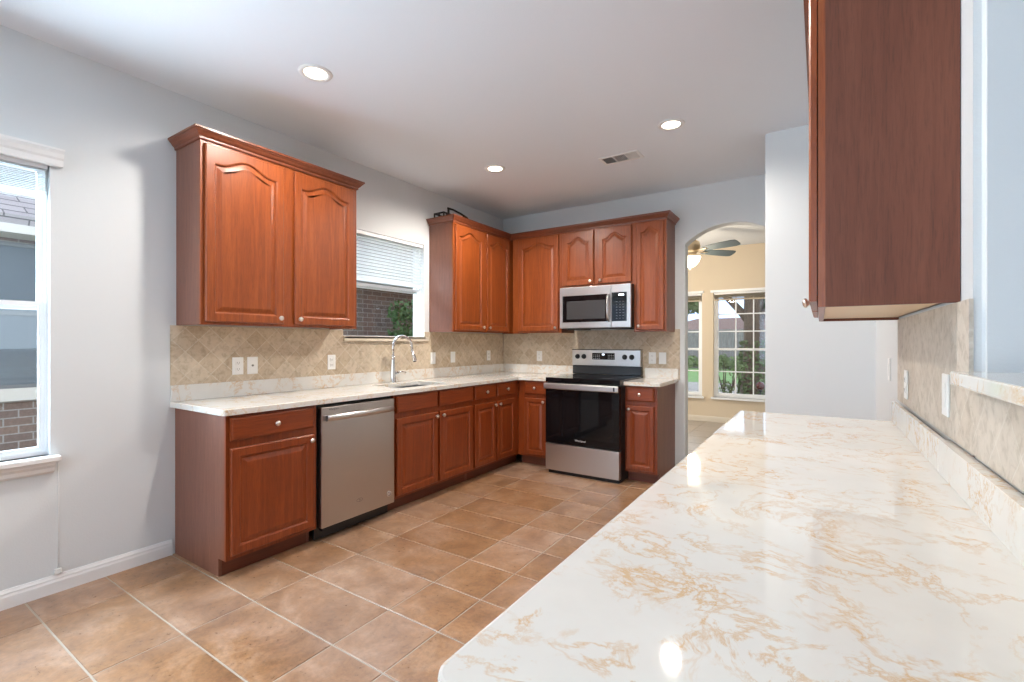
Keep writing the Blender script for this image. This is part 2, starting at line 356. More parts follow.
# ------------------------------------------------------------------ windows
def window(name, axis, plane, rect, depth, munt=(0, 0), rail=None, fw=.04, sw=.035, flip=1, gm=GLASS, fb=None):
    """double-hung vinyl unit set 'depth' behind the wall plane; flip=-1 when outside lies at lower coordinate"""
    u0, u1, z0, z1 = rect
    def bx(bm, ua, ub, za, zb, d0, d1):
        p, q = plane+flip*d0, plane+flip*d1
        if axis == 'x': box(bm, (p, ua, za), (q, ub, zb))
        else: box(bm, (ua, p, za), (ub, q, zb))
    root = bpy.data.objects.new(name, None); C.objects.link(root); root['kind'] = 'structure'
    bm = NB()
    fb = fw if fb is None else fb
    for a in ((u0, u0+fw, z0, z1), (u1-fw, u1, z0, z1), (u0+fw, u1-fw, z0, z0+fb), (u0+fw, u1-fw, z1-fw, z1)): bx(bm, *a, depth, depth+.06)
    obj('window_frame', bm, VINYL, root)
    zr = rail or (z0+z1)/2
    for nm, za, zb, dd in (('lower_sash', z0+fb, zr+.02, depth+.005), ('upper_sash', zr-.02, z1-fw, depth+.03)):
        bm = NB(); a0, a1 = u0+fw, u1-fw
        for a in ((a0, a0+sw, za, zb), (a1-sw, a1, za, zb), (a0+sw, a1-sw, za, za+sw), (a0+sw, a1-sw, zb-sw, zb)): bx(bm, *a, dd, dd+.025)
        nx, nz_ = munt; nz_ = nz_[0 if nm == 'lower_sash' else 1] if isinstance(nz_, tuple) else nz_
        for i in range(1, nx+1): c = a0+sw+(a1-a0-2*sw)*i/(nx+1); bx(bm, c-.009, c+.009, za+sw, zb-sw, dd+.005, dd+.018)
        for i in range(1, nz_+1): c = za+sw+(zb-za-2*sw)*i/(nz_+1); bx(bm, a0+sw, a1-sw, c-.009, c+.009, dd+.006, dd+.017)
        s = obj(nm, bm, VINYL, root)
        bm = NB(); bx(bm, a0+sw-.004, a1-sw+.004, za+sw-.004, zb-sw+.004, dd+.010, dd+.013); obj('glass', bm, gm, s)
    return root
window('window_1', 'x', XW, W1, .04, rail=1.455, fw=.010, sw=.022, flip=-1, fb=.02)
window('window_2', 'x', XW, W2, .05, rail=1.765, fw=.016, sw=.022, flip=-1, fb=.004)
window('window_3', 'x', XW, W0, .05, rail=1.455, fw=.045, flip=-1)
window('window_4', 'y', 8.05, (-1.43, -.30, .40, 2.06), .05, munt=(3, (1, 2)), rail=1.16, fw=.035, sw=.03)
window('window_5', 'y', 8.05, (-2.75, -1.60, .40, 2.06), .05, munt=(2, (1, 2)), rail=1.16, fw=.035, sw=.03)
# stool + apron below the window beside the camera
def stool(y0, y1, nm):
    bm = NB(); bbox_(bm, (XW-.05, y0+.031, .66), (XW+.001, y1-.031, .70), .001); bbox_(bm, (XW-.002, y0, .672), (XW+.055, y1, .70), .006, 2)
    prof = [(0, .672), (.040, .672), (.036, .655), (.022, .640), (.018, .622), (.010, .612), (0, .612)]
    profile_run(bm, [(XW, y0+.02), (XW, y1-.02)], prof); struct(nm, bm, TRIM)
stool(-.78, .745, 'trim_1'); 
# blinds
def blind(name, label, axis, plane, u0, u1, ztop, zbot, n, flip, valance=True, m=BLIND, vlen=.04, vh=.085, rail_h=.02, group=None, tilt=62):
    t = thing(name, label, 'blind', (plane, (u0+u1)/2, 0) if axis == 'x' else ((u0+u1)/2, plane, 0), 0, group)
    w_ = (u1-u0)/2
    def P(u, d, z): return (-flip*d, u, z) if axis == 'x' else (u, -flip*d, z)   # d>0 into the room
    def bx(bm, ua, ub, d0, d1, za, zb, r=0):
        a, b = P(ua, d0, za), P(ub, d1, zb); (bbox_(bm, a, b, r, 2) if r else box(bm, a, b))
    bm = NB(); zz = [ztop-.03-(ztop-.03-zbot-rail_h)*(i+.5)/n for i in range(n)]
    for z in zz:
        dz = .023*math.sin(R(tilt)); dd = .023*math.cos(R(tilt))
        v = [bm.verts.new(P(*q)) for q in ((-w_+.01, -.03-dd, z+dz), (w_-.01, -.03-dd, z+dz), (w_-.01, -.03+dd, z-dz), (-w_+.01, -.03+dd, z-dz),
             (-w_+.01, -.028-dd, z+dz+.002), (w_-.01, -.028-dd, z+dz+.002), (w_-.01, -.028+dd, z-dz+.002), (-w_+.01, -.028+dd, z-dz+.002))]
        for f in ((0,1,2,3), (7,6,5,4), (0,4,5,1), (1,5,6,2), (2,6,7,3), (3,7,4,0)): bm.faces.new([v[i] for i in f])
    obj('slats', bm, m, t)
    bm = NB(); bx(bm, -w_+.01, w_-.01, -.05, -.012, zbot, zbot+rail_h, .003); obj('bottom_rail', bm, m, t)
    bm = NB(); bx(bm, -w_+.005, w_-.005, -.045, -.005, ztop-.03, ztop, .002); obj('headrail', bm, VINYL, t)
    if valance:
        bm = NB()
        k = [(0, ztop-.01), (.028, ztop-.01), (.032, ztop), (.032, ztop+.02), (.04, ztop+.03), (.044, ztop+.05), (.056, ztop+.062), (.06, ztop+.062), (.06, ztop+.072), (0, ztop+.072)]
        rings = []
        for u in (-w_-vlen, w_+vlen): rings.append([bm.verts.new(P(u, d+.001, z)) for d, z in k])
        for j in range(len(k)): bm.faces.new((rings[0][j], rings[0][(j+1)%len(k)], rings[1][(j+1)%len(k)], rings[1][j]))
        bm.faces.new(rings[0]); bm.faces.new(rings[1][::-1]); obj('valance', bm, TRIM, t)
    return t
blind('window_blind', 'white slatted blind pulled up under a moulded valance on the leftmost window', 'x', XW, W1[0]+.002, W1[1]-.002, 2.17, 2.0, 14, -1, vlen=.045, rail_h=.022, tilt=10)
blind('window_blind', 'white slatted blind lowered over the top half of the window above the sink', 'x', XW, W2[0]+.003, W2[1]-.003, 2.222, 1.80, 13, -1, valance=False, rail_h=.022, tilt=38)
CB = blindmat('cream_blind', (.66,.57,.44), .25)
blind('window_blind', 'cream raised blind atop the wider living room window seen through the arch', 'y', 8.05, -1.427, -.303, 2.06, 1.935, 9, 1, valance=False, m=CB, tilt=10)
blind('window_blind', 'cream raised blind atop the narrow-looking window behind the arch jamb', 'y', 8.05, -2.747, -1.603, 2.06, 1.935, 9, 1, valance=False, m=CB, tilt=10)
bm = NB(); box(bm, (-1.47, 8.02, 2.06), (-.26, 8.052, 2.10)); box(bm, (-2.79, 8.02, 2.06), (-1.575, 8.052, 2.10)); box(bm, (-1.46, 8.00, .37), (-.27, 8.10, .40)); box(bm, (-2.78, 8.00, .37), (-1.57, 8.10, .40)); struct('trim_3', bm, VINYL)
# tiled ledge below the sink window
bm = NB(); bbox_(bm, (XW-.055, W2[0]+.002, 1.3005), (XW+.028, W2[1]-.002, 1.322), .004, 2); box(bm, (XW+.001, W2[0]+.0, 1.280), (XW+.028, W2[1]+.04, 1.3215)); struct('trim_4', bm, mat('ledge_tile', (.62,.54,.43), .45))
# cord down from the stool
cd = thing('blind_cord', 'thin white cord hanging below the leftmost window down to the baseboard', 'cord', (XW, .74, 0))
bm = NB(); tube(bm, [(.003, .0, .105), (.003, .004, .3), (.003, .003, .655)], .0016, 6); obj('cord', bm, TRIM, cd)
bm = NB(); bbox_(bm, (0, -.014, .092), (.016, .014, .12), .004, 2); obj('cord_clip', bm, WHITE, cd)

# ------------------------------------------------------------------ backsplash and worktops
TX = .298
def slab(name, a, b, m, r=0): bm = NB(); (bbox_(bm, a, b, r, 2) if r else box(bm, a, b)); return struct(name, bm, m)
wall_holes('trim_5', 'x', XW, XW+.010, 1.236, YB-.001, 1.012, 1.372, [(W2[0], W2[1], 1.300, 1.372)], TRAVY)
slab('trim_6', (XW+.011, YB-.010, .90), (-1.152, YB, 1.40), TRAVX)
slab('trim_7', (TX-.006, 1.515, 1.012), (TX+.002, 2.74, 1.372), TRAVR)
slab('trim_8', (TX-.006, .31, 1.012), (TX+.002, 1.514, 1.1715), TRAVR)
# L-shaped worktop with sink cut-out
CT, CB0 = .914, .882
FX = XW+.640; FY = YB-.648
SX0, SX1, SY0, SY1 = XW+.15, XW+.52, 2.60, 3.17
wt = thing('worktop', 'L-shaped cream quartz worktop with gold veins running from dishwasher to range', 'worktop', (XW, 1.236, 0))
def rounded(pts, radii, seg=6):
    out = []; n = len(pts)
    for i, (p, r) in enumerate(zip(pts, radii)):
        p = Vector(p)
        if not r: out.append(p); continue
        a = (Vector(pts[i-1])-p).normalized(); b = (Vector(pts[(i+1) % n])-p).normalized()
        ang = a.angle(b); d = r/math.tan(ang/2); cc = p+(a+b).normalized()*(r/math.sin(ang/2)); s = p+a*d-cc; e = p+b*d-cc
        for k in range(seg+1):
            t = k/seg; th = s.angle_signed(e) if False else None
            v = (s*(1-t)+e*t).normalized()*r; out.append(cc+v)
    return out
def slab_poly(bm, outer, hole, z0, z1, bev=.004):
    loops = [outer]+([hole] if hole else [])
    tops = []
    for lp in loops:
        vs = [bm.verts.new((p[0], p[1], z1)) for p in lp]; es = [bm.edges.new((vs[i], vs[(i+1) % len(vs)])) for i in range(len(vs))]; tops.append((vs, es))
    r = bmesh.ops.triangle_fill(bm, edges=[e for _, es in tops for e in es], use_beauty=True)
    topf = [g for g in r['geom'] if isinstance(g, bmesh.types.BMFace)]
    ex = bmesh.ops.extrude_face_region(bm, geom=topf)
    for g in ex['geom']:
        if isinstance(g, bmesh.types.BMVert): g.co.z = z0
    bmesh.ops.recalc_face_normals(bm, faces=bm.faces)
    es = [e for vs, ees in tops for e in ees if e.is_valid]
    bmesh.ops.bevel(bm, geom=es, offset=bev, segments=2, affect='EDGES', profile=.6)
ox, oy = XW, 1.236
out = [(XW, 1.236), (FX, 1.236), (FX, FY), (-2.284, FY), (-2.284, YB), (XW, YB)]
out = rounded(out, [0, .022, .012, 0, 0, 0]); out = [(p[0]-ox, p[1]-oy) for p in out]
hole = rounded([(SX0, SY0), (SX1, SY0), (SX1, SY1), (SX0, SY1)], [.03]*4); hole = [(p[0]-ox, p[1]-oy) for p in hole]
bm = NB(); slab_poly(bm, out, hole, CB0, CT); obj('countertop', bm, QUARTZ, wt)
bm = NB(); bbox_(bm, (.001, 0, CT), (.02, YB-oy-.001, 1.012), .002); obj('upstand', bm, QUARTZ, wt)
bm = NB(); bbox_(bm, (.021, YB-oy-.021, CT), (-2.284-ox, YB-oy-.011, 1.012), .002); obj('upstand', bm, QUARTZ, wt)
wt2 = thing('worktop', 'short cream quartz worktop with upstand right of the range', 'worktop', (-1.4915, YB, 0))
bm = NB(); out = rounded([(0, -.648), (.328, -.648), (.328, -.012), (0, -.012)], [0, .015, 0, 0]); slab_poly(bm, out, None, CB0, CT); obj('countertop', bm, QUARTZ, wt2)
bm = NB(); bbox_(bm, (0, -.03, CT), (.328, -.011, 1.012), .002); obj('upstand', bm, QUARTZ, wt2)
# long worktop beside the camera
wt3 = thing('worktop', 'long pale quartz worktop with gold veins in the foreground below the pass-through', 'worktop', (-.352, .37, 0))
bm = NB(); out = rounded([(0, 0), (.649, 0), (.649, 2.345), (0, 2.345)], [.03, 0, 0, .015], 8); slab_poly(bm, out, None, CB0, CT, .005); obj('countertop', bm, QUARTZ, wt3)
bm = NB(); bbox_(bm, (.621, 0, CT), (.646, 1.345, 1.006), .001); obj('upstand', bm, QUARTZ, wt3)
bm = NB(); bbox_(bm, (.621, 1.347, CT), (.636, 2.34, 1.006), .002); obj('upstand', bm, QUARTZ, wt3)
bar = thing('pass_through_ledge', 'pale quartz ledge capping the low wall at the right edge', 'ledge', (.25, .26, 0))
bm = NB(); bbox_(bm, (0, 0, 1.173), (.24, 1.205, 1.203), .004, 2); obj('ledge_top', bm, QUARTZ, bar)

# ------------------------------------------------------------------ cabinets
def door(w, h, arch, name='door', parent=None, loc=(0,0,0), m=WOOD, fr=.058, th=.02):
    K = 24; bm = NB(); cath = arch
    def loop(ins, y, a=None):
        """inset loop; the top follows the cathedral curve"""
        L = []; x0, x1, z0, z1 = ins, w-ins, ins, h-ins
        for k in range(6): L.append((x0+(x1-x0)*k/6, z0))
        for k in range(6): L.append((x1, z0+(z1-z0-(a or 0)-0)*k/6))
        for k in range(K):
            s = abs(1-2*k/K); b = 0
            if a: b = a*(1-(.5*(1+math.cos(math.pi*min(1, s/.86)))))
            L.append((x1-(x1-x0)*k/K, z1-b))
        for k in range(6): L.append((x0, z1-(a or 0)-(z1-(a or 0)-z0)*k/6))
        return [bm.verts.new((x, y, z)) for x, z in L]
    def outer(ins, y):
        L = []; x0, x1, z0, z1 = ins, w-ins, ins, h-ins
        for k in range(6): L.append((x0+(x1-x0)*k/6, z0))
        for k in range(6): L.append((x1, z0+(z1-z0)*k/6))
        for k in range(K): L.append((x1-(x1-x0)*k/K, z1))
        for k in range(6): L.append((x0, z1-(z1-z0)*k/6))
        return [bm.verts.new((x, y, z)) for x, z in L]
    a = cath
    rings = [outer(0, 0), outer(0, -th+.005), outer(.005, -th), loop(fr-.006, -th, a), loop(fr, -th+.003, a), loop(fr+.004, -th+.010, a), loop(fr+.012, -th+.010, a), loop(fr+.034, -th+.002, a), loop(fr+.038, -th+.0015, a)]
    for p, q in zip(rings, rings[1:]):
        for k in range(len(p)): bm.faces.new((p[k], p[(k+1)%len(p)], q[(k+1)%len(p)], q[k]))
    c = bm.faces.new(rings[-1]); bm.faces.new(rings[0][::-1]); bmesh.ops.triangulate(bm, faces=[c])
    return obj(name, bm, m, parent, loc)
def drawer(w, h, parent, loc, m=WOODH, th=.02, name='drawer'):
    bm = NB()
    rings = []
    for ins, y in ((0, 0), (0, -th+.007), (.006, -th+.004), (.011, -th)):
        rings.append([bm.verts.new(p) for p in ((ins, y, ins), (w-ins, y, ins), (w-ins, y, h-ins), (ins, y, h-ins))])
    for p, q in zip(rings, rings[1:]):
        for k in range(4): bm.faces.new((p[k], p[(k+1)%4], q[(k+1)%4], q[k]))
    bm.faces.new(rings[-1]); bm.faces.new(rings[0][::-1]); return obj(name, bm, m, parent, loc)
def knob(parent, x, z, th=.02):
    bm = NB(); M = Matrix.Rotation(R(90), 4, 'X')
    lathe(bm, [(0, 0), (.006, 0), (.0055, .010), (.008, .014), (.0145, .017), (.0155, .022), (.013, .027), (.007, .030), (0, .031)], 16, M)
    return obj('knob', bm, NICKEL, parent, (x, -th+.0005, z))
def carcass(w, d, z0, z1, parent, toe=False, mside=SIDE, mface=WOOD, closed_sides=(1, 1), bottom=INNER, holes=None, top=True):
    """box body plus face frame, front of the frame at y=0, depth towards +y"""
    t = .016
    for x in (0, w-t):
        bm = NB()
        if toe:   # notched for the toe kick
            lp = [(.018, z0+.10), (.077, z0+.10), (.077, z0), (d, z0), (d, z1), (.018, z1)]
            A = [bm.verts.new((x, y, z)) for y, z in lp]; B = [bm.verts.new((x+t, y, z)) for y, z in lp]
            bm.faces.new((A[1], A[2], A[3], A[4])); bm.faces.new((A[0], A[1], A[4], A[5])); bm.faces.new((B[4], B[3], B[2], B[1])); bm.faces.new((B[5], B[4], B[1], B[0]))
            for i in range(6): j = (i+1) % 6; bm.faces.new((A[i], B[i], B[j], A[j]))
        else: box(bm, (x, .018, z0), (x+t, d, z1))
        obj('side_panel', bm, mside, parent)
    bm = NB(); zb = z0+(.10 if toe else .012); box(bm, (t, .018, zb), (w-t, d, zb+.016)); box(bm, (t, d-.008, zb), (w-t, d, z1))
    if top: box(bm, (t, .018, z1-.016), (w-t, d, z1))
    obj('body', bm, bottom, parent)
def frame(w, z0, z1, parent, openings, m=WOOD, t=.018):
    """face frame with openings (x0,x1,z0,z1)"""
    us = sorted({0, w, *[o[0] for o in openings], *[o[1] for o in openings]}); zs = sorted({z0, z1, *[o[2] for o in openings], *[o[3] for o in openings]})
    bm = NB()
    for a, b in zip(us, us[1:]):
        for c, d in zip(zs, zs[1:]):
            if any(o[0] < (a+b)/2 < o[1] and o[2] < (c+d)/2 < o[3] for o in openings): continue
            box(bm, (a, 0, c), (b, t, d))
    obj('face_frame', bm, m, parent)
UZ0, UZ1, TOPZ = 1.372, 2.44, 2.44
def upper(name, label, loc, rz, w, d, doors, z0=UZ0, z1=UZ1, dz0=None, dz1=None, mk=WOOD, ms=SIDE):
    """doors: (x0, x1, knob side 'l'/'r'/None)"""
    t = thing(name, label, 'cabinet', (loc[0], loc[1], 0), rz)
    carcass(w, d, z0, z1, t, mside=ms); dz0 = dz0 or z0+.018; dz1 = dz1 or z1-.033
    frame(w, z0, z1, t, [(a+.012, b-.012, dz0+.012, dz1-.012) for a, b, _ in doors], m=mk)
    for a, b, s in doors:
        dd = door(b-a, dz1-dz0, .055 if (b-a) > .3 else .045, parent=t, loc=(a, -.003, dz0), m=mk, fr=.052 if b-a > .3 else .045)
        if s: knob(dd, .030 if s == 'l' else b-a-.030, .035)
    return t
def base(name, label, loc, rz, w, d, cols, false=False, z1=.88, dl=None):
    """cols: (x0, x1, knob side of the door)"""
    t = thing(name, label, 'cabinet', (loc[0], loc[1], 0), rz)
    carcass(w, d, 0, z1, t, toe=True, top=False)
    ops = []
    for a, b, s in cols: ops += [(a+.012, b-.012, .137, .690), (a+.012, b-.012, .755, .850)]
    frame(w, .10, z1, t, ops, m=WOODB)
    bm = NB(); box(bm, (.017, .077, .001), (w-.017, .092, .100)); obj('toe_kick', bm, DARKW, t)
    for a, b, s in cols:
        dr = drawer(b-a, .127, t, (a, -.003, .741), m=WOODBH, name='false_drawer_front' if false else 'drawer')
        if not false: knob(dr, (b-a)/2, .064)
        dd = door(b-a, .575, 0, parent=t, loc=(a, -.003, .125), m=WOODB, fr=.05 if b-a > .3 else .042)
        knob(dd, .028 if s == 'l' else b-a-.028, .575-.032)
    return t
FU = XW+.330-.02   # frame plane; door faces stand 20 mm proud
L90 = R(90)
upper('wall_cabinet', 'two-door cherry-stained wall cabinet left of the sink window', (FU, 1.268), L90, 1.074, .308,
      [(.018, .486, 'r'), (.562, 1.040, 'l')])
upper('wall_cabinet', 'two-door cherry-stained wall cabinet between the sink window and the room corner', (FU, 3.466), L90, 1.30, .308,
      [(.020, .475, 'r'), (.525, .950, 'l')])
FB = YB-.330+.02
upper('wall_cabinet', 'wide single-door wall cabinet in the room corner left of the microwave', (-2.905, FB), 0, .613, .308, [(.085, .585, 'r')])
upper('wall_cabinet', 'short two-door wall cabinet directly above the microwave', (-2.292, FB), 0, .785, .308, [(.02, .370, 'r'), (.418, .763, 'l')], z0=1.835, dz0=1.858)
upper('wall_cabinet', 'narrow single-door wall cabinet right of the microwave', (-1.507, FB), 0, .307, .308, [(.025, .288, 'l')])
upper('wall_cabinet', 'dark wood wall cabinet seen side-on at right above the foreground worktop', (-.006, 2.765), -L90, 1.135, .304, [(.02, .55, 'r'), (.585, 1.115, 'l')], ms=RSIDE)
# crowns
CP = [(0, 2.4405), (.004, 2.4405), (.006, 2.4), (.006, 2.4)]
CP = [(.0005, 2.425), (.008, 2.425), (.010, 2.432), (.010, 2.440), (.016, 2.444), (.022, 2.450), (.028, 2.460), (.036, 2.467), (.038, 2.473), (.044, 2.474), (.044, 2.486), (.0005, 2.486)]
def crown(label, path, origin):
    t = thing('crown_moulding', label, 'moulding', (origin[0], origin[1], 0)); bm = NB()
    profile_run(bm, [(x-origin[0], y-origin[1]) for x, y in path], CP); obj('moulding', bm, CROWN, t); return t
F1 = FU
y0, y1 = 1.268, 1.268+1.074
crown('brown crown moulding around the wall cabinet left of the sink window', [(XW+.001, y0), (F1, y0), (F1, y1), (XW+.001, y1)], (XW, y0))
crown('brown crown moulding along the corner run of wall cabinets over the range', [(XW+.001, 3.466), (F1, 3.466), (F1, FB), (-1.200, FB), (-1.200, YB-.001)], (XW, 3.466))
crown('brown crown moulding on the wall cabinet above the foreground worktop', [(.299, 2.765), (-.006, 2.765), (-.006, 1.63), (.299, 1.63)], (-.006, 1.63))
# base run, left wall
BX = XW+.605
base('base_cabinet', 'single-door base cabinet with a drawer at the free end left of the dishwasher', (BX, 1.262), L90, .538, .603, [(.018, .514, 'r')])
base('sink_base_cabinet', 'two-door base cabinet under the sink beside the dishwasher', (BX, 2.435), L90, .950, .603, [(.022, .470, 'r'), (.495, .935, 'l')], false=True)
cb_ = base('base_cabinet', 'base cabinet with two narrow doors and two drawers between sink and corner', (BX, 3.386), L90, .774, .603, [(.016, .350, 'r'), (.374, .690, 'l')])
bm = NB(); box(bm, (.7575, .077, .001), (.861, .092, .100)); obj('toe_kick', bm, DARKW, cb_)
BY = YB-.605
base('base_cabinet', 'narrow base cabinet in the inner corner left of the range', (-2.6475, BY), 0, .370, .603, [(.090, .345, 'r')])
base('base_cabinet', 'narrow base cabinet with knobbed drawer right of the range', (-1.490, BY), 0, .290, .603, [(.016, .266, 'l')])
base('base_cabinet', 'long base cabinet under the foreground worktop', (-.325, 2.70), -L90, 2.29, .615, [(.02+.57*i, .55+.57*i, 'r' if i % 2 == 0 else 'l') for i in range(4)])

# ------------------------------------------------------------------ text helper
def text(body, size, m, parent, loc, rot, name='lettering', ext=.0004):
    cu = bpy.data.curves.new(name, 'FONT'); cu.body = body; cu.size = size; cu.extrude = ext; cu.align_x = 'CENTER'; cu.align_y = 'CENTER'; cu.resolution_u = 3
    o = bpy.data.objects.new(name, cu); C.objects.link(o); bpy.context.view_layer.update()
    me = bpy.data.meshes.new_from_object(o.evaluated_get(bpy.context.evaluated_depsgraph_get())); bpy.data.objects.remove(o)
    me.materials.clear(); me.materials.append(m); q = bpy.data.objects.new(name, me); C.objects.link(q); q.parent = parent; q.location = loc; q.rotation_euler = rot; return q
INK = mat('grey_print', (.16,.15,.15), .4); LTINK = mat('silver_print', (.62,.62,.62), .4)
# ------------------------------------------------------------------ dishwasher
dw = thing('dishwasher', 'stainless steel dishwasher with bar handle in the left cabinet run', 'dishwasher', (BX, 1.8105, 0), L90)
bm = NB(); box(bm, (.004, .02, .10), (.616, .58, .872)); obj('tub', bm, BLACK, dw)
bm = NB(); bbox_(bm, (.008, -.03, .096), (.612, .02, .860), .006, 2); dd = obj('door', bm, STEELD, dw)
bm = NB(); ks = []; 
for k in range(15):
    t = k/14; ks.append((.035+.55*t, -.052-.016*math.sin(math.pi*t), .790))
rings = []
for p in ks: rings.append([bm.verts.new((p[0], p[1]+a, p[2]+b)) for a, b in ((.010, -.020), (-.002, -.018), (-.006, 0), (-.002, .018), (.010, .020), (.012, 0))])
for a, b in zip(rings, rings[1:]):
    for k in range(6): f = bm.faces.new((a[k], a[(k+1)%6], b[(k+1)%6], b[k])); f.smooth = True
bm.faces.new(rings[0]); bm.faces.new(rings[-1][::-1])
box(bm, (.035, -.052, .774), (.055, -.030, .806)); box(bm, (.565, -.052, .774), (.585, -.030, .806)); h_ = obj('handle', bm, STEEL, dw)
bm = NB(); box(bm, (.006, .045, .010), (.614, .06, .100)); box(bm, (.03, -.012, .072), (.43, .03, .094)); obj('toe_panel', bm, BLACK, dw)
text('Whirlpool', .017, INK, dd, (.095, -.0305, .842), (R(90), 0, 0))
bm = NB(); lathe(bm, [(0, 0), (.021, 0), (.021, .0008), (0, .0008)], 24, Matrix.Rotation(R(90), 4, 'X')); obj('round_sticker', bm, mat('pale_sticker', (.60,.52,.48), .5), dd, (.560, -.0301, .172))
bm = NB(); tube(bm, [(.013*math.cos(a), 0, .013*math.sin(a)) for a in [k*math.pi/10 for k in range(21)]], .0014, 6); obj('sticker_ring', bm, INK, dd, (.560, -.031, .172))
for k, (a, b) in enumerate(((20, 200), (210, 380))):
    bm = NB(); tube(bm, [((.026-.004*k)*math.cos(R(a+(b-a)*q/12)), 0, (.012-.002*k)*math.sin(R(a+(b-a)*q/12))) for q in range(13)], .0013, 6); obj('logo_ring', bm, INK, dd, (.300, -.0305, .200))
text('W', .016, INK, dd, (.30, -.0305, .20), (R(90), 0, 0))

# ------------------------------------------------------------------ sink and faucet
sk = thing('sink', 'undermount stainless sink set in the worktop below the window', 'sink', ((SX0+SX1)/2, (SY0+SY1)/2, 0))
bm = NB(); a, b = (SX1-SX0)/2, (SY1-SY0)/2
lp = lambda ex, z, rad: [bm.verts.new((p[0], p[1], z)) for p in rounded([(-a-ex, -b-ex), (a+ex, -b-ex), (a+ex, b+ex), (-a-ex, b+ex)], [rad]*4)]
rings = [lp(.02, .8805, .04), lp(.0, .8805, .03), lp(-.004, .75, .03), lp(-.02, .70, .05), lp(-.05, .695, .05)]
for p, q in zip(rings, rings[1:]):
    for k in range(len(p)): f = bm.faces.new((p[k], p[(k+1)%len(p)], q[(k+1)%len(p)], q[k]))
bm.faces.new(rings[-1]); obj('basin', bm, steel('sink_steel', (.35,.36,.38)), sk)
bm = NB(); lathe(bm, [(0, .6945), (.04, .6945), (.043, .699), (.03, .6985), (0, .6965)], 20); obj('drain', bm, CHROME, sk)
fc = thing('kitchen_faucet', 'chrome gooseneck pull-down faucet behind the sink', 'faucet', (XW+.10, 2.90, CT+.0005))
bm = NB(); lathe(bm, [(0, 0), (.029, 0), (.029, .006), (.025, .012), (.0235, .06), (.021, .13), (.0165, .20), (.0145, .24), (0, .24)], 20); obj('body', bm, CHROME, fc)
bm = NB(); pts = [(0, 0, .23), (0, 0, .30)]
dx, dy = .45, .893
for k in range(17):
    t = math.pi*k/16; rr_ = .085; q = rr_-rr_*math.cos(t)
    pts.append((q*dx, q*dy, .315+.095*math.sin(t)))
pts.append((.176*dx, .176*dy, .27)); tube(bm, pts, .0125, 14); obj('gooseneck_spout', bm, CHROME, fc)
bm = NB(); tube(bm, [(.174*dx, .174*dy, .285), (.184*dx, .184*dy, .245), (.196*dx, .196*dy, .20), (.198*dx, .198*dy, .188)], [.0135, .0165, .021, .019], 16); sh = obj('spray_head', bm, CHROME, fc)
bm = NB(); tube(bm, [(.1985*dx, .1985*dy, .1885), (.200*dx, .200*dy, .181)], .016, 14); obj('nozzle', bm, BLACK, sh)
bm = NB(); tube(bm, [(0, .015, .085), (0, .055, .085)], [.018, .016], 14); tube(bm, [(0, .05, .088), (.004, .10, .092), (.01, .145, .082)], [.008, .006, .0075], 10); obj('lever_handle', bm, CHROME, fc)

# ------------------------------------------------------------------ range
RX, RW = -2.270, .757
RX = -2.250
rg = thing('electric_range', 'freestanding stainless and black glass electric range between the base cabinets', 'range', (RX, 4.045, 0))
bm = NB(); box(bm, (.0015, .03, .022), (RW-.0015, .640, .900)); obj('body', bm, BLACK, rg)
bm = NB(); bbox_(bm, (0, -.012, .888), (RW, .655, .930), .006, 2); ct = obj('glass_cooktop', bm, GLOSSBLK, rg)
RING = mat('burner_ring_print', (.10,.10,.105), .15)
for (x, y, r_) in ((.20, .20, .105), (.56, .20, .085), (.20, .46, .085), (.56, .46, .105), (.38, .50, .05)):
    bm = NB(); n = 40
    for q in (0, 1):
        R0, R1 = (r_, r_-.004) if q == 0 else (r_*.62, r_*.62-.003)
        A = [bm.verts.new((R0*math.cos(2*math.pi*k/n), R0*math.sin(2*math.pi*k/n), 0)) for k in range(n)]; B = [bm.verts.new((R1*math.cos(2*math.pi*k/n), R1*math.sin(2*math.pi*k/n), .0003)) for k in range(n)]
        for k in range(n): bm.faces.new((A[k], A[(k+1)%n], B[(k+1)%n], B[k]))
    obj('burner_ring', bm, RING, ct, (x, y, .9302))
bm = NB(); bbox_(bm, (.004, -.018, .300), (RW-.004, .03, .880), .005, 2); od = obj('oven_door', bm, GLOSSBLK, rg)
bm = NB(); bbox_(bm, (.060, -.0195, .36), (RW-.060, -.017, .74), .002); obj('oven_window', bm, mat('oven_window_glass', (.006,.006,.007), .04, spec=.32), od)
bm = NB(); bbox_(bm, (.002, -.058, .822), (RW-.002, -.036, .880), .009, 3); box(bm, (.03, -.04, .832), (.07, -.017, .868)); box(bm, (RW-.07, -.04, .832), (RW-.03, -.017, .868)); dh = obj('door_handle', bm, STEEL, od)
bm = NB(); box(bm, (RW-.047, -.0588, .832), (RW-.032, -.0578, .868)); obj('black_sticker', bm, BLACK, dh)
text('Whirlpool', .026, LTINK, od, (.375, -.0185, .347), (R(90), 0, 0))
bm = NB(); bbox_(bm, (.004, -.018, .038), (RW-.004, .03, .293), .005, 2); obj('storage_drawer', bm, STEEL, rg)
bm = NB(); box(bm, (.02, .02, 0), (RW-.02, .60, .03)); obj('plinth', bm, BLACK, rg)
bm = NB(); bbox_(bm, (-.030, .645, 1.022), (RW-.026, .712, 1.190), .004, 2); bgd = obj('control_panel', bm, STEEL, rg)
bm = NB(); bbox_(bm, (-.030, .656, .9305), (RW-.026, .712, 1.022), .003); box(bm, (-.031, .643, 1.188), (RW-.025, .713, 1.196)); obj('backguard', bm, mat('dark_enamel', (.02,.022,.025), .2), rg)
bm = NB(); bbox_(bm, (.206, .6425, 1.088), (.458, .646, 1.158), .001); ds = obj('control_display', bm, GLOSSBLK, bgd)
